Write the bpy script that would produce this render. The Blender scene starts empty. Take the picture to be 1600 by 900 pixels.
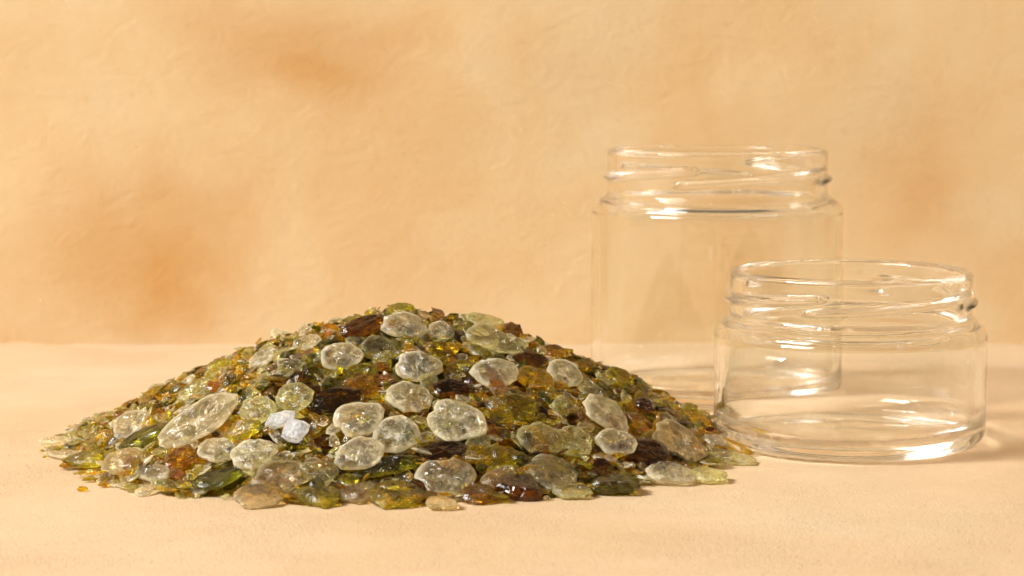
import bpy, math, random
from mathutils import Vector, Matrix, noise

# ------------------------------------------------------------------ camera, world, light, exposure
sc = bpy.context.scene
col = sc.collection
FPX, PITCH, CAMH = 3500.0, math.radians(5.79), 0.106      # focal length in photo pixels, downward pitch, height above the table

cam_d = bpy.data.cameras.new('camera')
cam_d.sensor_width = 36.0
cam_d.lens = 36.0 * FPX / 1600.0
cam_d.clip_start, cam_d.clip_end = 0.01, 50
cam_d.dof.use_dof = True
cam_d.dof.focus_distance = 0.570
cam_d.dof.aperture_fstop = 22.0
cam = bpy.data.objects.new('camera', cam_d)
col.objects.link(cam)
cam.location = (0, 0, CAMH)
cam.rotation_euler = (math.pi / 2 - PITCH, 0, 0)
sc.camera = cam

w = bpy.data.worlds.new('World')
sc.world = w
w.use_nodes = True
w.node_tree.nodes['Background'].inputs[0].default_value = (1.0, 0.80, 0.55, 1)
w.node_tree.nodes['Background'].inputs[1].default_value = 0.18

TGT = Vector((0.01, 0.62, 0.02))

def lamp(name, az, el, dist, sx, sy, watts, colour):
    az, el = math.radians(az), math.radians(el)
    d = Vector((-math.sin(az) * math.cos(el), -math.cos(az) * math.cos(el), math.sin(el)))
    l = bpy.data.lights.new(name, 'AREA')
    l.shape = 'RECTANGLE'
    l.size, l.size_y = sx, sy
    l.energy = watts
    l.color = colour
    o = bpy.data.objects.new(name, l)
    col.objects.link(o)
    o.location = TGT + d * dist
    o.rotation_euler = (-d).to_track_quat('-Z', 'Y').to_euler()
    return d

kd = lamp('window_softbox', 60, 40, 4.0, 1.6, 1.05, 144, (1.0, 0.975, 0.945))      # broad, front left
lamp('side_key', 76, 37, 4.0, 0.50, 0.50, 122, (1.0, 0.97, 0.93))                   # smaller and harder, from the side

vs = sc.view_settings
vs.view_transform = 'Standard'
vs.look = 'None'
vs.exposure = 0.0
vs.gamma = 1.0
vs.use_curve_mapping = False
sc.render.engine = 'CYCLES'
cy = sc.cycles
cy.max_bounces, cy.diffuse_bounces, cy.glossy_bounces = 64, 5, 40
cy.transmission_bounces, cy.transparent_max_bounces = 64, 8
cy.caustics_reflective = True
cy.caustics_refractive = True
cy.blur_glossy = 0.05
cy.sample_clamp_indirect = 0.0
cy.use_adaptive_sampling = False
cy.use_denoising = True
cy.denoiser = 'OPENIMAGEDENOISE'
cy.denoising_input_passes = 'RGB_ALBEDO_NORMAL'
cy.denoising_prefilter = 'ACCURATE'

# ------------------------------------------------------------------ helpers
def link_mesh(name, me, mats, parent=None):
    o = bpy.data.objects.new(name, me)
    col.objects.link(o)
    for m in (mats if isinstance(mats, (list, tuple)) else [mats]):
        me.materials.append(m)
    if parent:
        o.parent = parent
    return o

def tag(o, label=None, cat=None, group=None, kind=None):
    for k, v in (('label', label), ('category', cat), ('group', group), ('kind', kind)):
        if v:
            o[k] = v
    return o

class NT:
    """small wrapper that builds a node material"""
    def __init__(s, name):
        s.m = bpy.data.materials.new(name)
        s.m.use_nodes = True
        s.t = s.m.node_tree
        s.t.nodes.clear()
        s.out = s.n('ShaderNodeOutputMaterial')
    def n(s, typ, **kw):
        nd = s.t.nodes.new(typ)
        for k, v in kw.items():
            if k.startswith('i_'):
                key = k[2:]
                nd.inputs[int(key) if key.isdigit() else key.replace('_', ' ')].default_value = v
            else:
                setattr(nd, k, v)
        return nd
    def l(s, a, b):
        s.t.links.new(a, b)
    def math(s, op, a, b=None, clamp=False):
        nd = s.n('ShaderNodeMath', operation=op, use_clamp=clamp)
        for i, v in enumerate((a, b)):
            if v is None: continue
            if isinstance(v, (int, float)): nd.inputs[i].default_value = v
            else: s.l(v, nd.inputs[i])
        return nd.outputs[0]
    def mix(s, f, a, b, blend='MIX'):
        nd = s.n('ShaderNodeMix', data_type='RGBA', blend_type=blend)
        for i, v in ((0, f), (6, a), (7, b)):
            if isinstance(v, (int, float)): nd.inputs[i].default_value = v
            elif isinstance(v, tuple): nd.inputs[i].default_value = v if len(v) == 4 else v + (1,)
            else: s.l(v, nd.inputs[i])
        return nd.outputs[2]
    def ramp(s, f, stops):
        nd = s.n('ShaderNodeValToRGB')
        e = nd.color_ramp.elements
        while len(e) < len(stops): e.new(0.5)
        for el, (p, c) in zip(e, stops):
            el.position = p
            el.color = c if isinstance(c, tuple) else (c, c, c, 1)
        s.l(f, nd.inputs[0])
        return nd.outputs[0]
    def noise(s, vec, scale, detail=3, rough=0.55, dist=0.0):
        nd = s.n('ShaderNodeTexNoise')
        nd.inputs['Scale'].default_value = scale
        nd.inputs['Detail'].default_value = detail
        nd.inputs['Roughness'].default_value = rough
        nd.inputs['Distortion'].default_value = dist
        s.l(vec, nd.inputs['Vector'])
        return nd

# ------------------------------------------------------------------ pixel -> place
F = Vector((0, math.cos(PITCH), -math.sin(PITCH)))
U = Vector((0, math.sin(PITCH), math.cos(PITCH)))
R = Vector((1, 0, 0))
CAM = Vector((0, 0, CAMH))

def ray(px, py):
    return (F * FPX + R * (px - 800) + U * (450 - py)).normalized()

def px_per_m(p):
    return FPX / (p - CAM).dot(F)

def project(p):
    d = p - CAM
    k = FPX / d.dot(F)
    return 800 + d.dot(R) * k, 450 - d.dot(U) * k

# the heap's bed: an uneven mound
HC = Vector((-0.031, 0.612))
PROF = [(0, 1), (.1, .985), (.2, .93), (.37, .77), (.53, .585), (.72, .35), (.85, .18), (.95, .06), (1.0, 0), (9, 0)]
HEIGHT = 0.0355

def heap_r(a):
    # base radius by direction: 0 right, 90 away, 180 left, 270 towards the camera
    c, s = math.cos(a), math.sin(a)
    rx = 0.094 if c > 0 else 0.097
    ry = 0.080 if s > 0 else 0.079
    r = 1 / math.sqrt((c / rx) ** 2 + (s / ry) ** 2)
    return r * (1 + 0.025 * math.sin(3 * a + 1) + 0.02 * math.sin(5 * a + 0.5))

def H(x, y):
    dx, dy = x - HC.x, y - HC.y
    t = math.hypot(dx, dy) / heap_r(math.atan2(dy, dx))
    for (t0, v0), (t1, v1) in zip(PROF, PROF[1:]):
        if t <= t1:
            v = v0 + (v1 - v0) * (t - t0) / (t1 - t0)
            break
    b = (noise.noise(Vector((x * 45, y * 45, 3.1))) * 0.0018 + noise.noise(Vector((x * 22, y * 22, 8.7))) * 0.0022 + noise.noise(Vector((x * 130, y * 130, 1.2))) * 0.0012) * min(1, v * 6)
    return max(0.0, HEIGHT * v + b)

def Hn(x, y, e=0.004):
    return Vector((H(x - e, y) - H(x + e, y), H(x, y - e) - H(x, y + e), 2 * e)).normalized()

def on_heap(px, py, lift=0.0):
    d = ray(px, py)
    best, bp = 1e9, None
    k = 0.45
    while k < 0.80:
        p = CAM + d * (k / d.dot(F))
        g = p.z - H(p.x, p.y) - lift
        if g < best:
            best, bp = g, p
        if g <= 0:
            return p
        k += 0.0006
    return Vector((bp.x, bp.y, H(bp.x, bp.y) + lift)) if best > 0.004 else bp

# ------------------------------------------------------------------ plaster setting
def plaster(name, wall):
    t = NT(name)
    co = t.n('ShaderNodeTexCoord').outputs['Object']
    # broad limewash clouds
    warp = t.noise(co, 9, 3, 0.6)
    wv = t.n('ShaderNodeVectorMath', operation='MULTIPLY_ADD')
    t.l(warp.outputs['Color'], wv.inputs[0])
    wv.inputs[1].default_value = (0.085, 0.085, 0.085)
    t.l(co, wv.inputs[2])
    off = t.n('ShaderNodeVectorMath', operation='ADD')
    t.l(wv.outputs[0], off.inputs[0])
    off.inputs[1].default_value = (-0.0425, -0.0425, -0.0425)
    P = off.outputs[0]
    cl = t.noise(P, 11, 5, 0.62, 0.4).outputs['Fac']
    fine = t.noise(co, 60, 6, 0.65, 0.2).outputs['Fac']
    if wall:
        base = t.ramp(cl, [(0.30, (0.76, 0.52, 0.265, 1)), (0.5, (0.80, 0.60, 0.345, 1)), (0.70, (0.815, 0.655, 0.42, 1))])
    else:
        base = t.ramp(cl, [(0.28, (0.655, 0.465, 0.27, 1)), (0.5, (0.685, 0.51, 0.315, 1)), (0.75, (0.705, 0.56, 0.375, 1))])
    if wall:
        sep = t.n('ShaderNodeSeparateXYZ')
        t.l(P, sep.inputs[0])
        sx, sz = sep.outputs[0], sep.outputs[2]
        total = None
        # pigment stains, plus painted shade along the wall foot: photo centre, half sizes in px, slant, depth of tone
        for (px, py, hw, hh, sl, amt) in STAINS_AND_SHADE:
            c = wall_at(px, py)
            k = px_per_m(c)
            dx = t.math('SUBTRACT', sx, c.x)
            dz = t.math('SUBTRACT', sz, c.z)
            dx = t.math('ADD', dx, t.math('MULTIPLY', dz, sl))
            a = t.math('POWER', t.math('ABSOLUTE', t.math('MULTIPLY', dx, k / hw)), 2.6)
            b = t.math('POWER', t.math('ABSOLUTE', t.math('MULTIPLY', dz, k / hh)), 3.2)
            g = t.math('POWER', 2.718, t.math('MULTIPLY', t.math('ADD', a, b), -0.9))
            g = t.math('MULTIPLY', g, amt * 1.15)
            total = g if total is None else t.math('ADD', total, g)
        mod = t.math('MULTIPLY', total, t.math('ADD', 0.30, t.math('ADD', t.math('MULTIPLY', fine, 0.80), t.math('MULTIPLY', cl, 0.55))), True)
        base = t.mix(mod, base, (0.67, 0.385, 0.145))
    base = t.mix(t.math('MULTIPLY', t.math('SUBTRACT', fine, 0.5), 0.5, True), base, (0.93, 0.74, 0.50))
    # scattered pits and grains
    gr = t.noise(co, 1000 if not wall else 420, 3, 0.7).outputs['Fac']
    pits = t.ramp(gr, [(0.30, 1.0), (0.40, 0.0)])
    patch = t.ramp(t.noise(co, 24, 3, 0.6).outputs['Fac'], [(0.36, 0.45), (0.64, 1.0)])
    base = t.mix(t.math('MULTIPLY', t.math('MULTIPLY', pits, patch), 0.22 if wall else 0.32), base, (0.50, 0.29, 0.13))
    if not wall:
        lt = t.ramp(t.noise(co, 1500, 2, 0.7).outputs['Fac'], [(0.60, 0.0), (0.72, 1.0)])
        base = t.mix(t.math('MULTIPLY', t.math('MULTIPLY', lt, patch), 0.5), base, (0.90, 0.78, 0.60))
        # a healed hairline crack running back from the heap's outer foot
        sg = t.n('ShaderNodeSeparateXYZ')
        t.l(P, sg.inputs[0])
        dl = t.math('ABSOLUTE', t.math('SUBTRACT', sg.outputs[1], t.math('ADD', 0.634, t.math('MULTIPLY', sg.outputs[0], 0.06))))
        ln = t.math('MULTIPLY', t.ramp(t.math('MULTIPLY', dl, 300), [(0.0, 1.0), (0.35, 0.0)]), t.math('LESS_THAN', sg.outputs[0], -0.128))
        base = t.mix(t.math('MULTIPLY', ln, 0.5), base, (0.55, 0.32, 0.15))
    bs = t.n('ShaderNodeBsdfPrincipled')
    t.l(base, bs.inputs['Base Color'])
    bs.inputs['Roughness'].default_value = 0.78
    bs.inputs['Specular IOR Level'].default_value = 0.25
    # trowelled relief
    st = t.n('ShaderNodeMapping')
    st.inputs['Rotation'].default_value = (0, math.radians(35), math.radians(20))
    st.inputs['Scale'].default_value = (1, 1, 1.5) if wall else (1, 1.4, 1)
    t.l(co, st.inputs['Vector'])
    n1 = t.noise(st.outputs[0], 75 if wall else 110, 6, 0.68, 0.8).outputs['Fac']
    n2 = t.noise(co, 520 if wall else 1250, 4, 0.75).outputs['Fac']
    hgt = t.math('ADD', t.math('MULTIPLY', n1, 1.0 if wall else 0.30), t.math('MULTIPLY', n2, 0.2) if wall else t.math('MULTIPLY', t.math('ADD', n2, t.math('MULTIPLY', pits, -0.5)), t.math('MULTIPLY', patch, 0.6)))
    bp = t.n('ShaderNodeBump')
    bp.inputs['Strength'].default_value = 1.0
    bp.inputs['Distance'].default_value = 0.00036 if wall else 0.0006
    t.l(hgt, bp.inputs['Height'])
    t.l(bp.outputs[0], bs.inputs['Normal'])
    t.l(bs.outputs[0], t.out.inputs[0])
    return t.m

WALL_Y = 0.837
def wall_at(px, py):
    d = ray(px, py)
    return CAM + d * (WALL_Y / d.y)

STAINS_AND_SHADE = [(430, 70, 130, 85, 0.15, .62), (465, 150, 75, 55, 0.1, .40), (180, 385, 120, 98, 0.0, .62), (285, 410, 70, 85, -0.4, .50),
          (575, 45, 55, 40, 0, .28), (300, 300, 60, 22, -0.5, .25), (1415, 280, 85, 90, -0.2, .55), (1180, 400, 60, 90, 0.1, .30),
          (1560, 430, 90, 80, 0, .28), (1090, 75, 70, 60, 0, .14), (240, 20, 60, 50, 0, .22), (30, 100, 60, 50, 0, .12), (560, 330, 170, 90, 0.4, .05),
          (1130, 480, 60, 40, 0, .16),
          (20, 520, 90, 34, 0, .26), (230, 530, 150, 22, 0, .20), (480, 534, 120, 16, 0, .14), (860, 532, 130, 18, 0, .14), (1250, 532, 160, 18, 0, .16), (1570, 528, 70, 22, 0, .2),  # shade above the ground join, painted in as darker tone
          (1500, 190, 80, 70, 0.2, .22), (1240, 60, 90, 60, -0.2, .16), (640, 420, 110, 60, 0.3, .14), (920, 130, 120, 70, 0.2, .14), (1330, 110, 60, 50, -0.3, .14), (760, 60, 70, 50, 0.2, .10)]

def sheet(name, mat, origin, ux, uy, nx, ny, sx, sy, nrm, relief):
    vs_, fs = [], []
    for j in range(ny + 1):
        for i in range(nx + 1):
            p = origin + ux * (sx[0] + (sx[1] - sx[0]) * i / nx) + uy * (sy[0] + (sy[1] - sy[0]) * j / ny)
            vs_.append(p + nrm * relief(p))
    for j in range(ny):
        for i in range(nx):
            a = j * (nx + 1) + i
            fs.append((a, a + 1, a + nx + 2, a + nx + 1))
    me = bpy.data.meshes.new(name)
    me.from_pydata([tuple(v) for v in vs_], [], fs)
    for p in me.polygons: p.use_smooth = True
    return tag(link_mesh(name, me, mat), kind='structure')

def ground_relief(p):
    d = noise.noise(p * 18) * 0.00025 + noise.noise(p * 70) * 0.0001
    back = max(0.0, (p.y - WALL_Y + 0.03) / 0.03)
    ragged = noise.noise(Vector((p.x * 160, 0, 7))) * 0.0007 + noise.noise(Vector((p.x * 40, 0, 2))) * 0.0005
    if p.x < -0.13: ragged += max(0, noise.noise(Vector((p.x * 95, 4, 5)))) * 0.0022
    return -0.00015 + d * (1 - min(1, back)) * 0.6 + ragged * min(1, back)

def wall_relief(p):
    return noise.noise(Vector((p.x * 14, 1, p.z * 22))) * 0.0008 + noise.noise(Vector((p.x * 50, 5, p.z * 60))) * 0.00012

sheet('ground', plaster('plaster_ground', False), Vector((0, 0, 0)), Vector((1, 0, 0)), Vector((0, 1, 0)), 260, 300,
      (-1.6, 1.6), (-2.2, WALL_Y + 0.004), Vector((0, 0, 1)), ground_relief)
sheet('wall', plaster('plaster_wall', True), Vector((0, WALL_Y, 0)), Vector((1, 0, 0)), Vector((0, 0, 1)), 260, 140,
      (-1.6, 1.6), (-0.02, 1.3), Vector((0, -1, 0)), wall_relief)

# ------------------------------------------------------------------ glass jars
def jar_glass():
    t = NT('jar_glass')
    bs = t.n('ShaderNodeBsdfPrincipled')
    bs.inputs['Base Color'].default_value = (0.978, 0.988, 0.978, 1)
    bs.inputs['Roughness'].default_value = 0.0
    bs.inputs['IOR'].default_value = 1.44
    bs.inputs['Transmission Weight'].default_value = 1.0
    co = t.n('ShaderNodeTexCoord').outputs['Object']
    mp = t.n('ShaderNodeMapping')
    mp.inputs['Scale'].default_value = (1, 1, 0.35)
    t.l(co, mp.inputs['Vector'])
    bp = t.n('ShaderNodeBump')
    bp.inputs['Distance'].default_value = 0.00035
    bp.inputs['Strength'].default_value = 0.5
    t.l(t.noise(mp.outputs[0], 60, 2, 0.4).outputs['Fac'], bp.inputs['Height'])
    t.l(bp.outputs[0], bs.inputs['Normal'])
    t.l(bs.outputs[0], t.out.inputs[0])
    return t.m
JAR_GLASS = jar_glass()

def arc(cx, cz, r, a0, a1, n):
    return [(cx + r * math.cos(math.radians(a0 + (a1 - a0) * i / n)), cz + r * math.sin(math.radians(a0 + (a1 - a0) * i / n))) for i in range(n + 1)]

def lin(p, q, n):
    return [(p[0] + (q[0] - p[0]) * i / n, p[1] + (q[1] - p[1]) * i / n) for i in range(1, n)]

def jar(name, label, loc, Rb, rn, Ht, z_sh, z_neck, z_thr, wall_t, base_t, rot):
    """double-walled lathe in mm: Rb body radius, rn neck radius, z_sh top of the straight wall, z_neck foot of the neck"""
    NS = 192
    heel, sh = 5.0, 3.4
    rc = Rb - heel                                              # bearing ring
    prof = [(0.0, 0.7), (rc * 0.3, 0.68), (rc * 0.55, 0.55), (rc * 0.72, 0.30), (rc * 0.82, 0.10), (rc * 0.90, 0.02), (rc * 0.97, 0.0)]
    n_under = len(prof)
    prof += arc(rc, heel, heel, -90, 0, 12)
    n_heel = len(prof)
    prof += lin((Rb, heel), (Rb, z_sh), 10)
    prof += arc(Rb - sh, z_sh, sh, 0, 65, 9)
    fr = 1.8
    fx = rn + fr
    px, pz = prof[-1]
    qx, qz = arc(fx, z_neck + fr - 0.2, fr, -115, -180, 8)[0]
    prof += lin((px, pz), (qx, qz), 4)
    prof += arc(fx, z_neck + fr - 0.2, fr, -115, -180, 8)
    n_sh = len(prof)
    z0, z1 = z_neck + fr, Ht - 1.3
    nz = int((z1 - z0) / 0.22)
    prof += [(rn, z0 + (z1 - z0) * i / nz) for i in range(nz + 1)]
    n_neck = len(prof)
    lt = wall_t * 0.5 + 0.15
    prof += arc(rn - lt, Ht - lt, lt + 0.05, 5, 175, 12)
    ri_n = rn - 2 * lt - 0.1
    prof += lin((ri_n, Ht - lt), (ri_n, z_neck + 0.5), 10)
    n_in = len(prof)
    Ri = Rb - wall_t
    # inner shoulder
    prof += [(ri_n, z_neck + 0.5), (ri_n + 0.15, z_neck - 0.6), (ri_n + 0.7, z_neck - 1.5), (ri_n + 1.8, z_neck - 2.2)]
    a = arc(Ri - 2.4, z_sh - 1.0, 2.4, 72, 0, 8)
    prof += a
    prof += lin((Ri, z_sh - 1.0), (Ri, base_t + 6.5), 10)
    n_wall_in = len(prof)
    prof += arc(Ri - 6.5, base_t + 6.5, 6.5, 0, -90, 12)
    q = Ri - 6.5
    prof += [(q * 0.85, base_t + 0.05), (q * 0.6, base_t + 0.35), (q * 0.3, base_t + 0.65), (0.0, base_t + 0.75)]

    zt0, zt1 = z_thr
    def bump(ang, z):
        best = 0.0
        for st in (58, 148, 238, 328):
            d = (math.degrees(ang) - st) % 360
            if d < 104:
                u = d / 104
                zc = zt0 + (zt1 - zt0) * u
                taper = min(1, u / 0.10, (1 - u) / 0.10)
                taper = taper * taper * (3 - 2 * taper)
                best = max(best, 1.45 * taper * math.exp(-((z - zc) / 0.72) ** 2))
        return best
    verts, quads, part = [], [], []
    for k, (r, z) in enumerate(prof):
        for i in range(NS):
            ang = 2 * math.pi * i / NS
            rr, zz = r, z
            if n_sh <= k < n_neck:
                rr += bump(ang, z)
            if rc * 0.80 < r < rc * 1.0 and k < n_under:        # stippled bearing ring under the base
                zz += 0.03 * max(0, math.sin(ang * 64)) 
            verts.append((rr * math.cos(ang) / 1000, rr * math.sin(ang) / 1000, zz / 1000))
    for k in range(len(prof) - 1):
        if k < n_heel - 1 or k >= n_wall_in - 1: pt = 'base'
        elif n_sh - 9 <= k < n_in: pt = 'neck'
        else: pt = 'body'
        for i in range(NS):
            j = (i + 1) % NS
            quads.append((k * NS + i, k * NS + j, (k + 1) * NS + j, (k + 1) * NS + i))
            p = pt
            if n_sh <= k < n_neck - 1:
                am = 2 * math.pi * (i + .5) / NS
                if bump(am, (prof[k][1] + prof[k + 1][1]) / 2) > 0.12: p = 'thread'
            part.append(p)
    full = bpy.data.meshes.new('tmp')
    full.from_pydata(verts, [], quads)
    for p in full.polygons: p.use_smooth = True
    full.update()
    nrm = [Vector(v.normal) for v in full.vertices]
    # the poles: a ring of coincident points keeps a straight axis normal
    for i in range(NS):
        nrm[i] = Vector((0, 0, -1))
        nrm[(len(prof) - 1) * NS + i] = Vector((0, 0, 1))
    root = bpy.data.objects.new(name, None)
    col.objects.link(root)
    root.location = loc
    root.rotation_euler = (0, 0, rot)
    root.empty_display_size = 0.02
    tag(root, label, 'jar', 'empty glass jars beside the heap')
    made = {}
    for pn in ('body', 'base', 'neck', 'thread'):
        idx, fs = {}, []
        for q_, p_ in zip(quads, part):
            if p_ != pn: continue
            fs.append(tuple(idx.setdefault(v, len(idx)) for v in q_))
        me = bpy.data.meshes.new(pn)
        order = sorted(idx, key=idx.get)
        me.from_pydata([verts[v] for v in order], [], fs)
        for p in me.polygons: p.use_smooth = True
        me.normals_split_custom_set_from_vertices([tuple(nrm[v]) for v in order])
        made[pn] = link_mesh(pn, me, JAR_GLASS, made['neck'] if pn == 'thread' else root)
    bpy.data.meshes.remove(full)
    return root

JT = Vector((0.0650, 0.7095, 0.0002))
JS = Vector((0.0940, 0.6190, 0.0002))
jar('glass_jar', 'tall straight clear glass jar with open threaded neck standing nearer the wall', JT, 39.7, 34.7, 78.3, 58.6, 63.2, (68.0, 72.6), 2.7, 3.6, math.radians(3))
jar('glass_jar', 'short wide clear glass jar with open threaded neck standing in front of the tall jar', JS, 37.6, 33.4, 48.2, 30.2, 35.0, (38.9, 43.2), 2.8, 3.4, 0.0)

# ------------------------------------------------------------------ heap of glass
def shard_mat(name, tint, trans=1.0, rough=(0.02, 0.10), pale=(0.8, 0.8, 0.72), rim=0.45, bump=0.00010, var=0.18, crackle=0.45, milk=0.08, scat=0.45, wear=1.0):
    t = NT(name)
    co = t.n('ShaderNodeTexCoord').outputs['Object']
    rnd = t.n('ShaderNodeAttribute', attribute_name='tone').outputs['Fac']
    sh = t.n('ShaderNodeVectorMath', operation='ADD')
    t.l(co, sh.inputs[0])
    cmb = t.n('ShaderNodeCombineXYZ')
    t.l(t.math('MULTIPLY', rnd, 3.7), cmb.inputs[0])
    t.l(t.math('MULTIPLY', rnd, 5.3), cmb.inputs[1])
    t.l(cmb.outputs[0], sh.inputs[1])
    P = sh.outputs[0]
    n1 = t.noise(P, 260, 3, 0.6, 0.3).outputs['Fac']
    n2 = t.noise(P, 900, 4, 0.75, 0.4).outputs['Fac']
    n3 = t.noise(P, 2600, 2, 0.6).outputs['Fac']
    at = t.n('ShaderNodeAttribute', attribute_name='rim').outputs['Fac']
    hs = t.n('ShaderNodeHueSaturation')
    hs.inputs['Color'].default_value = tint + (1,)
    t.l(t.math('ADD', 0.5 - 0.015, t.math('MULTIPLY', rnd, 0.03)), hs.inputs['Hue'])
    t.l(t.math('ADD', 1 - var / 2, t.math('MULTIPLY', n1, var)), hs.inputs['Value'])
    # worn rim, scuffed patches and, on some pieces, an all-over sea-worn face scatter the light
    worn = t.math('MULTIPLY', t.ramp(rnd, [(0.55, 0.0), (1.0, 1.0)]), wear)
    scuff = t.math('MULTIPLY', t.ramp(n2, [(0.46, 0.0), (0.62, 1.0)]), t.math('ADD', 0.18, t.math('MULTIPLY', worn, 0.5)))
    frost = t.math('ADD', t.math('MULTIPLY', at, rim), t.math('ADD', milk, scuff), True)
    bs = t.n('ShaderNodeBsdfPrincipled')
    t.l(t.mix(t.math('MULTIPLY', frost, 0.4), hs.outputs[0], pale), bs.inputs['Base Color'])
    bs.inputs['IOR'].default_value = 1.48
    bs.inputs['Transmission Weight'].default_value = trans
    t.l(t.math('ADD', rough[0], t.math('ADD', t.math('MULTIPLY', n2, rough[1] - rough[0]), t.math('ADD', t.math('MULTIPLY', frost, 0.16), t.math('MULTIPLY', worn, 0.16)))), bs.inputs['Roughness'])
    # small flat facets of broken glass
    vo = t.n('ShaderNodeTexVoronoi', feature='F1')
    vo.inputs['Scale'].default_value = 480
    t.l(P, vo.inputs['Vector'])
    ge = t.n('ShaderNodeNewGeometry')
    fa = t.n('ShaderNodeVectorMath', operation='SUBTRACT')
    t.l(vo.outputs['Color'], fa.inputs[0])
    fa.inputs[1].default_value = (0.5,) * 3
    fm = t.n('ShaderNodeVectorMath', operation='MULTIPLY_ADD')
    t.l(fa.outputs[0], fm.inputs[0])
    fm.inputs[1].default_value = (crackle,) * 3
    t.l(ge.outputs['Normal'], fm.inputs[2])
    nm = t.n('ShaderNodeVectorMath', operation='NORMALIZE')
    t.l(fm.outputs[0], nm.inputs[0])
    bp = t.n('ShaderNodeBump')
    bp.inputs['Strength'].default_value = 0.8
    bp.inputs['Distance'].default_value = bump
    t.l(t.math('ADD', t.math('MULTIPLY', n2, 1.0), t.math('MULTIPLY', n3, 0.5)), bp.inputs['Height'])
    t.l(nm.outputs[0], bp.inputs['Normal'])
    t.l(bp.outputs[0], bs.inputs['Normal'])
    # the scattering share: light spreads back and through
    df, tl = t.n('ShaderNodeBsdfDiffuse'), t.n('ShaderNodeBsdfTranslucent')
    for x in (df, tl):
        x.inputs['Color'].default_value = pale + (1,)
    t.l(bp.outputs[0], df.inputs['Normal'])
    m1, m2 = t.n('ShaderNodeMixShader'), t.n('ShaderNodeMixShader')
    m1.inputs[0].default_value = 0.5
    t.l(df.outputs[0], m1.inputs[1])
    t.l(tl.outputs[0], m1.inputs[2])
    t.l(t.math('MULTIPLY', frost, scat), m2.inputs[0])
    t.l(bs.outputs[0], m2.inputs[1])
    t.l(m1.outputs[0], m2.inputs[2])
    t.l(m2.outputs[0], t.out.inputs[0])
    return t.m

TINTS = {
    'clear':  dict(tint=(0.985, 0.955, 0.77), rim=0.85, pale=(0.99, 0.92, 0.68), crackle=0.9, milk=0.08, scat=0.68, bump=0.00013),
    'pale green': dict(tint=(0.93, 0.90, 0.46), rim=0.6, pale=(0.90, 0.86, 0.46), crackle=0.8, scat=0.45, bump=0.00016),
    'pale amber': dict(tint=(0.93, 0.80, 0.42), rim=0.6, pale=(0.90, 0.79, 0.48), crackle=0.8, scat=0.45, bump=0.00016),
    'olive green': dict(tint=(0.70, 0.60, 0.016), rim=0.4, pale=(0.62, 0.54, 0.05), scat=0.34, wear=0.4, crackle=0.5, bump=0.00018),
    'dark green': dict(tint=(0.25, 0.25, 0.006), rim=0.3, pale=(0.27, 0.27, 0.04), scat=0.25, wear=0.3, crackle=0.4, bump=0.00014),
    'yellow': dict(tint=(0.97, 0.66, 0.012), rim=0.35, pale=(0.92, 0.60, 0.03), wear=0.3, scat=0.38, crackle=0.5, bump=0.00018),
    'amber brown': dict(tint=(0.76, 0.40, 0.008), rim=0.25, pale=(0.50, 0.27, 0.03), scat=0.28, wear=0.2, crackle=0.4, bump=0.00014),
    'dark brown': dict(tint=(0.20, 0.08, 0.003), rim=0.15, pale=(0.20, 0.09, 0.012), crackle=0.2, scat=0.2, wear=0.1, rough=(0.01, 0.05), bump=0.00007),
    'white': dict(tint=(0.96, 0.965, 0.98), rim=0.5, pale=(0.92, 0.935, 0.97), rough=(0.12, 0.22), bump=0.00014, crackle=0.12, milk=0.42, scat=0.70),  # glass whose softbox gleam is partly painted in as milky white
}
TN = list(TINTS)
MATS = {k: shard_mat('glass_' + k.replace(' ', '_'), **v) for k, v in TINTS.items()}
RINGS = [(0.0, 1.0), (0.36, 1.0), (0.66, 0.96), (0.76, 0.86), (0.95, 0.36), (1.0, 0.12)]
RINGS_LOW = [(0.0, 1.0), (0.68, 0.95), (1.0, 0.15)]

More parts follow.
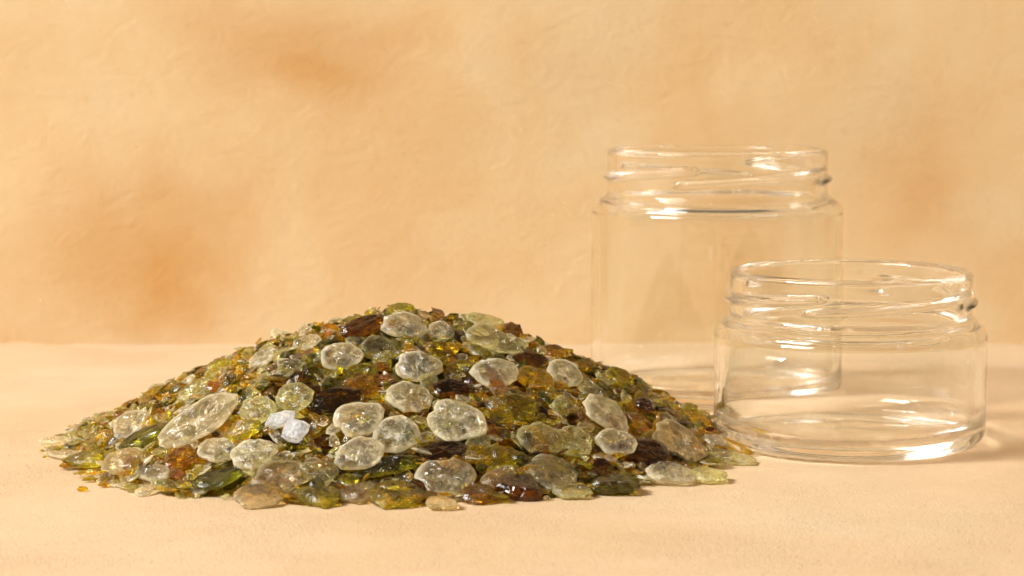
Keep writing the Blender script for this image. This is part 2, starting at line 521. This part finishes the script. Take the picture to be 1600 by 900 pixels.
def shard_geo(rng, la, lb, th, seg, low=False, angular=0.3, rough=1.0, jag=None):
    """a worn, flattened lump of glass; returns verts, faces, rim weights (la, lb, th full sizes in metres)"""
    rings = RINGS_LOW if low else RINGS
    ph = [rng.uniform(0, 6.283) for _ in range(6)]
    am = [rng.uniform(0.02, 0.09), rng.uniform(0.02, 0.08), rng.uniform(0.01, 0.05), rng.uniform(0.0, 0.04)]
    corner = rng.choice((3, 4, 5, 5, 6))
    jag = rough if jag is None else jag
    chips = [rng.uniform(-0.05, 0.035) * jag for _ in range(seg)]
    out = []
    for i in range(seg):
        a = 2 * math.pi * i / seg
        r = 1 + am[0] * math.sin(2 * a + ph[0]) + am[1] * math.sin(3 * a + ph[1]) + am[2] * math.sin(5 * a + ph[2]) + am[3] * math.sin(7 * a + ph[3])
        ca = ((a + ph[4]) % (2 * math.pi / corner)) - math.pi / corner
        poly = math.cos(math.pi / corner) / max(0.35, math.cos(ca)) * 1.12
        r = r * (1 - angular) + poly * angular + chips[i]
        out.append((a + rng.uniform(-.25, .25) * 6.283 / seg, r))
    off = Vector((rng.uniform(0, 90), rng.uniform(0, 90), rng.uniform(0, 90)))
    V, W = [], []
    full = [(r, z, 1) for r, z in rings] + [(r, z, -1) for r, z in reversed(rings)]
    tilt = rng.uniform(-.25, .25), rng.uniform(-.25, .25)
    start = []
    for (rho, z, sg) in full:
        start.append(len(V))
        for a, r in ([(0, 0)] if rho == 0 else out):
            rr = rho * r
            x, y = math.cos(a) * rr, math.sin(a) * rr
            zz = z * sg * (1 + tilt[0] * x + tilt[1] * y)
            p = Vector((x, y, zz * 0.5)) * 2.3 + off
            nz = (noise.noise(p) * 0.30 + noise.noise(p * 2.7) * 0.24 + rng.uniform(-.16, .16)) * (0.15 + 0.85 * abs(z))
            zz += nz * rough * (1 if rho < .97 else 0.6)
            if 0 < rho < 1:
                x += rng.uniform(-.03, .03)
                y += rng.uniform(-.03, .03)
            V.append((x * la / 2, y * lb / 2, zz * th / 2))
            W.append(max(0.0, (rho - 0.72) / 0.28) if rho else 0.0)
    Fc = []
    m = len(full)
    for k in range(m - 1):
        a0, b0 = start[k], start[k + 1]
        for i in range(seg):
            j = (i + 1) % seg
            if full[k][0] == 0: Fc.append((a0, b0 + i, b0 + j))
            elif full[k + 1][0] == 0: Fc.append((a0 + i, b0, a0 + j))
            else:
                if rng.random() < .5: Fc += [(a0 + i, b0 + i, b0 + j), (a0 + i, b0 + j, a0 + j)]
                else: Fc += [(a0 + i, b0 + i, a0 + j), (a0 + j, b0 + i, b0 + j)]
    return V, Fc, W

def frame(n, along):
    u = (along - n * along.dot(n)).normalized()
    v = n.cross(u)
    return Matrix((u, v, n)).transposed()

def make_shard(rng, loc, n, along, la, lb, th, tint, seg=22, smooth=False, low=False, angular=0.3, rough=1.0, jag=None, name='glass_shard'):
    V, Fc, W = shard_geo(rng, la, lb, th, seg, low, angular, rough, jag)
    me = bpy.data.meshes.new('glass_shard')
    me.from_pydata(V, [], Fc)
    at = me.attributes.new('rim', 'FLOAT', 'POINT')
    at.data.foreach_set('value', W)
    me.attributes.new('tone', 'FLOAT', 'POINT').data.foreach_set('value', [rng.random()] * len(V))
    if smooth:
        for p in me.polygons: p.use_smooth = True
    o = link_mesh(name, me, MATS[tint])
    o.matrix_world = Matrix.Translation(loc) @ frame(n, along).to_4x4()
    return o

GROUP = 'glass shards heaped on the plaster'
# photo x, y, width, height, slant of the long side (degrees, + rises to the right), tint, thickness mm, lift mm, short name, label
HEROES = [
 (566, 510, 80, 36, 24, 'dark brown', 4.5, 3.0, 'brown crest slab', 'thick dark brown slab tipped up on the crest beside a clear oval'),
 (631, 509, 74, 44, 0, 'clear', 3.5, 3.5, 'clear crest oval', 'clear oval shard lying on the crest beside the thick brown slab'),
 (688, 518, 42, 36, 10, 'clear', 3.0, 2.0, 'speckled crest chip', 'small clear chip with dark specks between two larger clear crest shards'),
 (768, 530, 104, 44, -22, 'pale green', 3.5, 3.2, 'long pale crest flake', 'long pale green flake sloping down just below the crest'),
 (757, 500, 60, 28, -20, 'pale green', 2.0, 3.0, 'upright thin flake', 'thin pale flake with a raised edge on the very top'),
 (800, 522, 36, 28, -25, 'amber brown', 7.0, 1.5, 'rounded amber nub', 'rounded amber brown nub poking up behind the long pale flake'),
 (533, 557, 72, 44, 8, 'clear', 3.5, 3.2, 'ridged clear shard', 'clear shard with a notched edge below the thick brown slab'),
 (592, 543, 66, 38, -5, 'pale green', 3.0, 1.5, 'sunken greenish shard', 'greenish clear shard half sunk below the brown slab'),
 (653, 572, 78, 47, -3, 'clear', 3.8, 3.5, 'upper middle oval', 'clear oval pebble of glass centred beneath the clear crest oval'),
 (773, 582, 82, 50, -3, 'clear', 3.8, 3.5, 'chipped round oval', 'clear oval with scalloped rim below the long pale flake'),
 (640, 621, 70, 56, 10, 'clear', 4.0, 4.0, 'bright glinting oval', 'brightly glinting clear oval directly beneath another clear oval'),
 (560, 654, 82, 58, 12, 'clear', 4.0, 4.2, 'top of trio', 'clear lens shard, uppermost of three overlapping ovals'),
 (618, 679, 80, 60, 20, 'clear', 3.8, 2.6, 'middle of trio', 'clear lens shard tucked under two others in the overlapping trio'),
 (562, 709, 84, 54, 8, 'clear', 4.0, 4.6, 'bottom of trio', 'clear lens shard, lowest of three overlapping ovals'),
 (713, 658, 92, 70, -14, 'clear', 4.5, 4.5, 'biggest round shard', 'biggest rounded clear shard in the middle of the heap'),
 (696, 746, 98, 58, 2, 'clear', 4.5, 4.5, 'pointed white lens', 'bright clear lens shard with pointed ends near the heap foot'),
 (689, 785, 56, 28, 0, 'pale amber', 3.0, 2.5, 'little foot pebble', 'little pale pebble at the foot under the pointed clear lens'),
 (620, 774, 94, 44, 0, 'olive green', 4.5, 2.0, 'wide olive foot shard', 'wide olive green shard lying at the front foot of the heap'),
 (748, 773, 60, 34, 4, 'amber brown', 3.5, 2.0, 'amber foot shard', 'amber brown shard at the foot beside the pointed clear lens'),
 (814, 762, 84, 44, -8, 'dark brown', 5.0, 2.6, 'dark foot lump', 'very dark brown lump at the front foot of the heap'),
 (862, 740, 86, 50, -16, 'pale amber', 3.8, 3.4, 'tawny oval', 'tawny translucent oval resting above the dark brown foot lump'),
 (894, 767, 60, 28, 6, 'pale green', 3.0, 3.0, 'pale foot oval', 'small pale oval at the foot beside the dark brown lump'),
 (947, 646, 86, 46, -26, 'clear', 3.6, 4.2, 'slanted clear tablet', 'slanted clear tablet with orange patch on the slope facing the jars'),
 (963, 691, 70, 42, -4, 'clear', 3.8, 3.2, 'glinting grey shard', 'clear grey shard with one hard glint under the slanted tablet'),
 (882, 583, 64, 40, -24, 'clear', 3.2, 2.6, 'upper slope flake', 'clear greyish flake high on the slope facing the tall jar'),
 (918, 605, 52, 26, -35, 'pale green', 2.6, 2.0, 'narrow slope flake', 'narrow pale flake sliding down the slope towards the tall jar'),
 (846, 685, 72, 50, -8, 'pale green', 3.4, 3.0, 'torn greenish flake', 'pale green flake with ragged lower edge in the lower middle'),
 (897, 690, 58, 48, -22, 'pale green', 3.4, 2.6, 'leaning greenish shard', 'greenish clear shard leaning against a ragged pale green flake'),
 (962, 757, 86, 40, 4, 'dark green', 4.5, 2.6, 'bottle green shard', 'dark bottle green shard at the foot facing the camera'),
 (1048, 741, 80, 48, 4, 'clear', 4.5, 3.2, 'icy foot shard', 'icy clear broken shard at the foot near the short jar'),
 (1106, 743, 64, 28, -6, 'pale green', 3.2, 2.4, 'aqua foot sliver', 'pale green sliver lying at the foot beside the icy shard'),
 (1062, 690, 96, 50, -28, 'pale amber', 3.2, 3.2, 'striated tawny flake', 'large striated tawny flake on the low slope near the short jar'),
 (1117, 690, 48, 26, -20, 'clear', 3.0, 2.4, 'grey edge chip', 'clear grey chip low on the slope close to the short jar'),
 (1146, 716, 76, 24, -14, 'pale green', 2.8, 1.8, 'flat green end shard', 'flat pale green shard at the heap edge touching the short jar side'),
 (310, 657, 146, 62, 33, 'clear', 4.0, 5.0, 'large oblong shard', 'largest clear oblong shard leaning along the slope away from the jars'),
 (339, 703, 64, 42, -10, 'clear', 3.4, 4.0, 'squat clear oval', 'squat clear oval just under the large oblong shard'),
 (396, 709, 74, 50, 8, 'clear', 3.6, 4.4, 'mottled clear oval', 'mottled clear oval overlapping a squat clear oval'),
 (437, 656, 54, 26, 20, 'white', 3.0, 3.6, 'narrow painted-gleam chip', 'narrower of two glass chips with a white gleam painted in'),
 (461, 673, 46, 38, 20, 'white', 3.4, 4.4, 'broad painted-gleam chip', 'broader of two glass chips with a white gleam painted in'),
 (460, 620, 60, 46, 4, 'pale green', 3.4, 3.0, 'rough greenish lump', 'rough greenish clear lump above the two painted-gleam chips'),
 (402, 640, 58, 42, 4, 'pale green', 3.2, 2.6, 'pitted pale shard', 'pitted pale shard between the large oblong shard and painted-gleam chips'),
 (205, 663, 74, 42, 20, 'clear', 3.4, 3.0, 'blurred pale oval', 'pale clear oval low on the far slope behind the dark olive sliver'),
 (193, 721, 76, 40, 4, 'pale amber', 4.5, 2.6, 'pinkish amber shard', 'amber shard with pinkish gleam lying at the heap edge'),
 (138, 716, 74, 26, 2, 'olive green', 3.6, 1.8, 'outermost olive shard', 'flat olive shard with amber edge outermost at the foot'),
 (240, 739, 62, 30, -4, 'clear', 3.2, 2.2, 'frosty foot shard', 'frosty clear shard at the foot beside the pinkish amber one'),
 (84, 688, 54, 18, 0, 'clear', 2.0, 0.8, 'stray flat flake', 'thin flat clear flake strayed farthest from the heap'),
 (103, 710, 68, 20, -4, 'clear', 2.0, 0.8, 'thin edge flake', 'thin flat clear flake half under the outermost olive shard'),
 (226, 683, 92, 26, 24, 'dark green', 3.6, 2.4, 'dark olive sliver', 'dark olive sliver wedged under the pale clear oval'),
 (342, 576, 50, 30, 16, 'olive green', 4.0, 2.6, 'olive ridge shard', 'olive green shard standing out on the ridge away from the jars'),
 (405, 776, 84, 40, -6, 'pale amber', 3.8, 2.4, 'sandy foot oval', 'sandy translucent oval at the front foot of the heap'),
 (500, 776, 78, 38, 2, 'olive green', 4.0, 2.0, 'ochre foot shard', 'ochre olive shard at the foot between sandy and wide olive ones'),
 (560, 770, 58, 42, 24, 'pale amber', 3.4, 2.6, 'diamond foot shard', 'diamond shaped greyish shard at the foot next to the wide olive one'),
 (625, 483, 44, 18, 10, 'olive green', 3.0, 2.2, 'olive apex tip', 'small olive tip crowning the apex of the heap'),
 (968, 590, 50, 28, -22, 'olive green', 3.6, 2.4, 'olive outer ridge shard', 'glossy olive shard standing out on the ridge before the tall jar'),
 (866, 549, 46, 20, -8, 'amber brown', 3.2, 1.8, 'amber ridge chip', 'amber chip on the ridge beside the clear upper slope flake'),
 (836, 592, 62, 40, -8, 'yellow', 3.0, 2.2, 'yellow amber plate', 'crumpled yellow amber plate beside the scalloped clear oval'),
 (830, 562, 60, 22, -8, 'dark brown', 3.4, 2.2, 'brown wedge', 'dark brown wedge above the crumpled yellow amber plate'),
 (706, 606, 66, 30, 6, 'dark brown', 3.4, 1.6, 'reddish brown sliver', 'reddish brown sliver between the glinting and scalloped ovals'),
 (522, 626, 96, 42, 14, 'dark brown', 3.8, 1.8, 'long brown plate', 'long glossy brown plate above the overlapping trio of ovals'),
 (578, 602, 64, 38, 10, 'amber brown', 3.2, 1.6, 'amber middle plate', 'amber plate tucked beside the bright glinting oval'),
 (800, 636, 84, 46, -8, 'olive green', 3.6, 2.0, 'brownish olive plate', 'broad brownish olive plate below the scalloped clear oval'),
 (694, 708, 92, 34, 6, 'dark brown', 3.6, 1.4, 'brown hollow plate', 'dark brown plate in the hollow above the pointed clear lens'),
 (604, 728, 112, 28, 10, 'dark green', 3.4, 1.4, 'dark long plate', 'long dark plate running below the overlapping trio'),
 (1012, 706, 76, 40, -12, 'dark brown', 3.6, 1.8, 'deep brown hollow shard', 'deep brown shard in the hollow beside the striated tawny flake'),
 (1090, 655, 46, 20, -28, 'yellow', 2.8, 1.8, 'yellow ridge flake', 'yellow amber flake on the low ridge before the tall jar'),
 (1148, 697, 54, 18, -24, 'yellow', 2.6, 1.4, 'yellow end flake', 'yellow amber flake between the heap edge and the short jar'),
 (440, 744, 96, 44, 4, 'pale amber', 3.6, 2.6, 'broad tawny shard', 'broad tawny shard lying between the mottled oval and front foot'),
 (498, 738, 74, 44, -6, 'pale green', 3.4, 2.4, 'cloudy pale shard', 'cloudy pale shard beside the lowest oval of the trio'),
 (340, 748, 86, 26, 14, 'dark green', 3.4, 1.8, 'bottle green sliver', 'dark green sliver slanting below the squat clear oval'),
 (286, 716, 64, 30, 10, 'amber brown', 3.4, 1.6, 'amber wedge', 'amber brown wedge below the large oblong shard'),
 (720, 577, 44, 32, 14, 'olive green', 2.6, 1.8, 'leafy olive chip', 'thin leafy olive chip between two clear ovals'),
 (380, 672, 60, 26, 22, 'olive green', 3.2, 1.8, 'olive wedge', 'olive wedge between the large oblong shard and the painted-gleam chips'),
 (1006, 634, 30, 24, -20, 'dark brown', 3.4, 2.2, 'dark ridge chip', 'dark purplish brown chip on the ridge before the tall jar'),
 (1000, 660, 56, 20, -26, 'amber brown', 2.6, 1.8, 'amber slope sliver', 'thin amber sliver above the glinting grey shard'),
 (1040, 655, 34, 20, -20, 'clear', 2.6, 1.8, 'smoky chip', 'smoky grey chip on the low ridge near the tall jar base'),
 (790, 712, 70, 34, -10, 'olive green', 3.2, 1.4, 'mossy shard', 'mossy olive shard beside the ragged pale green flake'),
 (745, 695, 50, 34, 30, 'pale green', 2.8, 1.8, 'milky hooked flake', 'milky greenish flake hooked under the biggest rounded shard'),
 (780, 745, 62, 30, 22, 'pale amber', 3.0, 2.4, 'propped tawny flake', 'tawny flake propped against the pointed clear lens'),
 (456, 575, 54, 26, 14, 'pale green', 3.0, 1.8, 'pale upper shard', 'pale green shard on the upper slope away from the jars'),
 (480, 535, 50, 22, 18, 'clear', 3.0, 2.2, 'hazy ridge shard', 'hazy clear shard on the ridge behind the brown crest slab'),
 (410, 560, 56, 24, 26, 'clear', 3.0, 2.2, 'soft ridge shard', 'soft clear shard lying along the ridge above the olive one'),
 (305, 610, 60, 24, 26, 'pale green', 3.0, 2.0, 'faded ridge shard', 'faded pale green shard on the ridge over the large oblong'),
 (555, 583, 70, 28, 10, 'olive green', 3.0, 1.6, 'mottled olive plate', 'mottled olive plate beneath the notched clear shard'),
 (690, 545, 60, 22, -4, 'yellow', 2.8, 1.8, 'yellow crest flake', 'crumbled yellow flake just beneath the speckled crest chip'),
]

def in_jar(p, pad):
    return (Vector((p.x, p.y)) - Vector((JT.x, JT.y))).length < 0.0397 + pad or (Vector((p.x, p.y)) - Vector((JS.x, JS.y))).length < 0.0376 + pad

HALF = (kd + (CAM - Vector((-0.06, 0.57, 0.02))).normalized()).normalized()
heroes = []
rng = random.Random(11)
for (px, py, pw, ph, sl, tint, th, lift, short, label) in HEROES:
    c = on_heap(px, py, lift / 1000)
    if H(c.x, c.y) < 0.0022:
        th *= 1.2
        c = on_heap(px, py, th * 0.00031 + 0.0003)
    view = (CAM - c).normalized()
    sn = Hn(c.x, c.y, 0.007)
    if tint == 'white':
        n = (HALF + Vector((rng.uniform(-.03, .03), rng.uniform(-.03, .03), rng.uniform(-.03, .03)))).normalized()
    else:
        flat = c.z < 0.0045
        n = (sn * 0.75 + view * (0.06 if flat else 0.42) + Vector((rng.uniform(-.16, .16), rng.uniform(-.12, .12), rng.uniform(-.05, .1))) * (.3 if flat else 1)).normalized()
    s = math.radians(sl)
    along = R * math.cos(s) + U * math.sin(s)
    # long side runs along the slant as seen; the short side is corrected for foreshortening
    u = (along - view * (along.dot(n) / view.dot(n)))
    u.normalize()
    v = n.cross(u)
    k = px_per_m(c)
    vis_u = math.hypot(u.dot(R), u.dot(U))
    vis_v = max(0.45, math.hypot(v.dot(R), v.dot(U)))
    la, lb = pw / k / max(.6, vis_u), ph / k / vis_v
    lb = min(lb, la * 1.05)
    if tint == 'clear': la, lb = la * .96, lb * .93
    c.z = max(c.z, th * 0.00031 + 0.0003)
    o = make_shard(rng, c, n, u, la, lb, th / 1000 * 0.62, tint, seg=26 if tint == 'clear' else 20, angular=rng.uniform(0, .18) if tint == 'clear' else rng.uniform(.2, .6),
                   rough=0.3 if tint == 'white' else 0.45 if 'dark' in tint else 0.85, jag=1.1 if tint == 'clear' else 0.6 if 'dark' in tint or tint == 'white' else 1.6)
    tag(o, label, 'glass shard', GROUP)
    heroes.append((c, max(la, lb) / 2, short, o))

# ---- fillers that can still be told apart
def pick_tint(rng, x, y, small=False):
    side = (x - HC.x) / 0.09                                    # the side by the jars is browner, the other paler
    wts = {'clear': 0.25 - 0.16 * side, 'pale green': 0.22 - 0.12 * side, 'pale amber': 0.14, 'olive green': 0.19, 'dark green': 0.07 + .03 * side,
           'yellow': 0.14 + (0.12 if small else 0), 'amber brown': 0.09 + .03 * side, 'dark brown': 0.07 + .05 * side}
    if small:
        wts['yellow'], wts['olive green'], wts['dark green'], wts['clear'], wts['pale amber'] = 0.32, 0.34, 0.20, max(0.06, 0.12 - 0.16 * side), 0.08
        wts['dark brown'] = 0.12 + .05 * side
    ks = list(wts)
    return rng.choices(ks, [max(0.01, wts[k]) for k in ks])[0]

def rand_tilt(rng, n, amt):
    return (n + Vector((rng.uniform(-amt, amt), rng.uniform(-amt, amt), rng.uniform(-amt, amt) * .5))).normalized()

rng = random.Random(5)
placed = [(c, r) for c, r, _, _ in heroes]
fill = []
tries = 0
while len(fill) < 300 - len(heroes) and tries < 60000:
    tries += 1
    a = rng.uniform(0, 2 * math.pi)
    rad = math.sqrt(rng.random()) * 1.04
    rr = heap_r(a) * rad
    x, y = HC.x + math.cos(a) * rr, HC.y + math.sin(a) * rr
    if y > HC.y + 0.016: continue
    size = rng.choice((.0040, .0050, .0060, .0070, .0080, .0095))
    if rad > 0.98: size *= 0.75
    if in_jar(Vector((x, y)), size * 0.6): continue
    z = H(x, y)
    p = Vector((x, y, z))
    if any((p - q).length < (size / 2 + r) * 0.62 for q, r in placed): continue
    sn = Hn(x, y)
    view = (CAM - p).normalized()
    n = rand_tilt(rng, (sn * .8 + view * .25).normalized(), 0.5 if rad < .95 else .1)
    flake = rng.random() < .8
    th = size * (rng.uniform(.07, .15) if flake else rng.uniform(.16, .30))
    lb = size * (rng.uniform(.34, .75) if flake else rng.uniform(.5, .9))
    p = p + sn * (th * .35 + rng.uniform(0.0002, 0.0012))
    p.z = max(p.z, th * .5 + 0.0003)
    tint = pick_tint(rng, x, y)
    along = Vector((rng.uniform(-1, 1), rng.uniform(-.5, .5), 0)).normalized()
    o = make_shard(rng, p, n, along, size, lb, th, tint, seg=rng.choice((9, 12, 15)), low=size < .008, angular=rng.uniform(.8, 1.25) if flake else rng.uniform(.3, .9), rough=1.0, jag=3.2 if flake else 1.5)
    placed.append((p, size / 2))
    fill.append((o, p, size, lb, th, tint))

used = set()
def label_fill(o, p, size, lb, th, tint):
    near = sorted(heroes, key=lambda h: (h[0] - p).length)[:6]
    sz = 'tiny' if size < .0058 else 'small' if size < .008 else 'middling'
    for shape in ('', 'narrow' if lb < size * .62 else 'rounded' if lb > size * .78 else 'oval'):
        for i, j in ((0, 1), (0, 2), (1, 2), (0, 3), (1, 3), (0, 4), (2, 3)):
            s = ' '.join(f'{sz} {shape} {tint} chip between the {near[i][2]} and the {near[j][2]}'.split())
            if len(s.split()) <= 16 and s not in used:
                used.add(s)
                return s
    return f'{sz} {tint} chip near the {near[0][2]}'
for f in fill:
    tag(f[0], label_fill(*f), 'glass shard', GROUP)

# ---- the uncountable rest: buried shards and crumbs, joined
def joined(name, items, seed, kind='stuff'):
    rng = random.Random(seed)
    V, Fc, W, M, T = [], [], [], [], []
    for (p, n, along, la, lb, th, tint, seg) in items:
        v, f, w_ = shard_geo(rng, la, lb, th, seg, True, rng.uniform(.2, 1.0), 1.1, 2.8)
        mx = Matrix.Translation(p) @ frame(n, along).to_4x4()
        b = len(V)
        V += [tuple(mx @ Vector(q)) for q in v]
        Fc += [tuple(b + i for i in q) for q in f]
        W += w_
        T += [rng.random()] * len(v)
        M += [TN.index(tint)] * len(f)
    me = bpy.data.meshes.new(name)
    me.from_pydata(V, [], Fc)
    me.attributes.new('rim', 'FLOAT', 'POINT').data.foreach_set('value', W)
    me.attributes.new('tone', 'FLOAT', 'POINT').data.foreach_set('value', T)
    o = link_mesh(name, me, [MATS[k] for k in TN])
    me.polygons.foreach_set('material_index', M)
    return tag(o, kind=kind)

rng = random.Random(23)
items = []
FACES = [(o.matrix_world.translation.copy(), o.matrix_world.col[2].xyz.normalized(), r) for c, r, _, o in heroes]

def on_face(p, size):
    for c, n, r in FACES:
        d = p - c
        if d.length < r * 0.72 and d.dot(n) > -0.0012: return True
        # nor leaning in front of a shard at the foot
        if c.z < 0.004 and d.y < 0 and abs(d.x) < r * 0.8 and d.length < r + 0.006: return True
    return False

def add_rest(count, size_rng, depth, tilt, rmax):
    k = 0
    while k < count:
        a = rng.uniform(0, 2 * math.pi)
        rad = math.sqrt(rng.random()) * rmax
        rr = heap_r(a) * rad
        x, y = HC.x + math.cos(a) * rr, HC.y + math.sin(a) * rr
        size = rng.uniform(*size_rng)
        if in_jar(Vector((x, y)), size * 0.6): 
            k += 1
            continue
        sn = Hn(x, y)
        n = rand_tilt(rng, sn, tilt if rad < .95 else .15)
        th = size * rng.uniform(.08, .26)
        p = Vector((x, y, H(x, y))) + sn * rng.uniform(*depth)
        p.z = max(p.z, th * .45 + .0002)
        if depth[1] > 0 and on_face(p, size):
            k += 1
            continue
        items.append((p, n, Vector((rng.uniform(-1, 1), rng.uniform(-1, 1), 0.01)).normalized(), size, size * rng.uniform(.35, .95), th,
                      pick_tint(rng, x, y, True), 11 if size > .004 else 7))
        k += 1
add_rest(900, (.006, .011), (-.0045, -.0015), .45, 0.97)
add_rest(1300, (.004, .009), (-.0015, .0006), .6, 1.0)
add_rest(2800, (.0026, .0062), (0.0, .0022), .65, 1.01)
add_rest(2600, (.0012, .003), (0.0, .0024), .85, 1.02)
# thin flakes that have slid to the foot and lie flat on the plaster
for _ in range(229):
    a = rng.uniform(math.pi, 2.08 * math.pi)
    rr = heap_r(a) * (rng.uniform(.95, 1.035) if _ < 225 else rng.uniform(1.03, 1.12))
    size = rng.uniform(.003, .0085) if _ < 225 else rng.uniform(.0008, .0032)
    p = Vector((HC.x + math.cos(a) * rr, HC.y + math.sin(a) * rr, rng.uniform(.0006, .0022) if _ < 225 else .0005))
    if in_jar(p, size * .6) or on_face(p, size): continue
    items.append((p, rand_tilt(rng, Vector((0, 0, 1)), .12), Vector((rng.uniform(-1, 1), rng.uniform(-.6, .6), 0)).normalized(), size, size * rng.uniform(.4, .8), size * (rng.uniform(.1, .2) if _ < 225 else .4),
                  rng.choice(('yellow', 'pale amber', 'olive green', 'clear', 'pale green', 'yellow')), 11))
joined('crushed_glass', items, 31)['label'] = 'crushed green, amber and clear glass filling the heap between the larger shards'

# core of the heap under the shards
def bed_mat():
    t = NT('glass_grit')
    co = t.n('ShaderNodeTexCoord').outputs['Object']
    vo = t.n('ShaderNodeTexVoronoi')
    vo.inputs['Scale'].default_value = 260
    t.l(co, vo.inputs['Vector'])
    sp = t.n('ShaderNodeSeparateColor')
    t.l(vo.outputs['Color'], sp.inputs[0])
    c = t.ramp(sp.outputs[0], [(0.0, (0.62, 0.36, 0.06, 1)), (0.3, (0.70, 0.60, 0.14, 1)), (0.6, (0.86, 0.66, 0.16, 1)), (1.0, (0.90, 0.82, 0.45, 1))])
    bs = t.n('ShaderNodeBsdfPrincipled')
    t.l(c, bs.inputs['Base Color'])
    bs.inputs['Roughness'].default_value = 0.3
    bp = t.n('ShaderNodeBump')
    bp.inputs['Distance'].default_value = 0.001
    t.l(vo.outputs['Distance'], bp.inputs['Height'])
    t.l(bp.outputs[0], bs.inputs['Normal'])
    t.l(bs.outputs[0], t.out.inputs[0])
    return t.m
V, Fc = [], []
NA, NR = 96, 40
for k in range(NR + 1):
    for i in range(NA):
        a = 2 * math.pi * i / NA
        r = heap_r(a) * 0.93 * k / NR
        x, y = HC.x + math.cos(a) * r, HC.y + math.sin(a) * r
        V.append((x, y, H(x, y) - 0.0045 + noise.noise(Vector((x, y, 0)) * 300) * 0.0008))
for k in range(NR):
    for i in range(NA):
        j = (i + 1) % NA
        Fc.append((k * NA + i, (k + 1) * NA + i, (k + 1) * NA + j, k * NA + j))
me = bpy.data.meshes.new('glass_grit')
me.from_pydata(V, [], Fc)
tag(link_mesh('glass_grit', me, bed_mat()), kind='stuff', label='fine green and amber glass grit at the core of the heap')
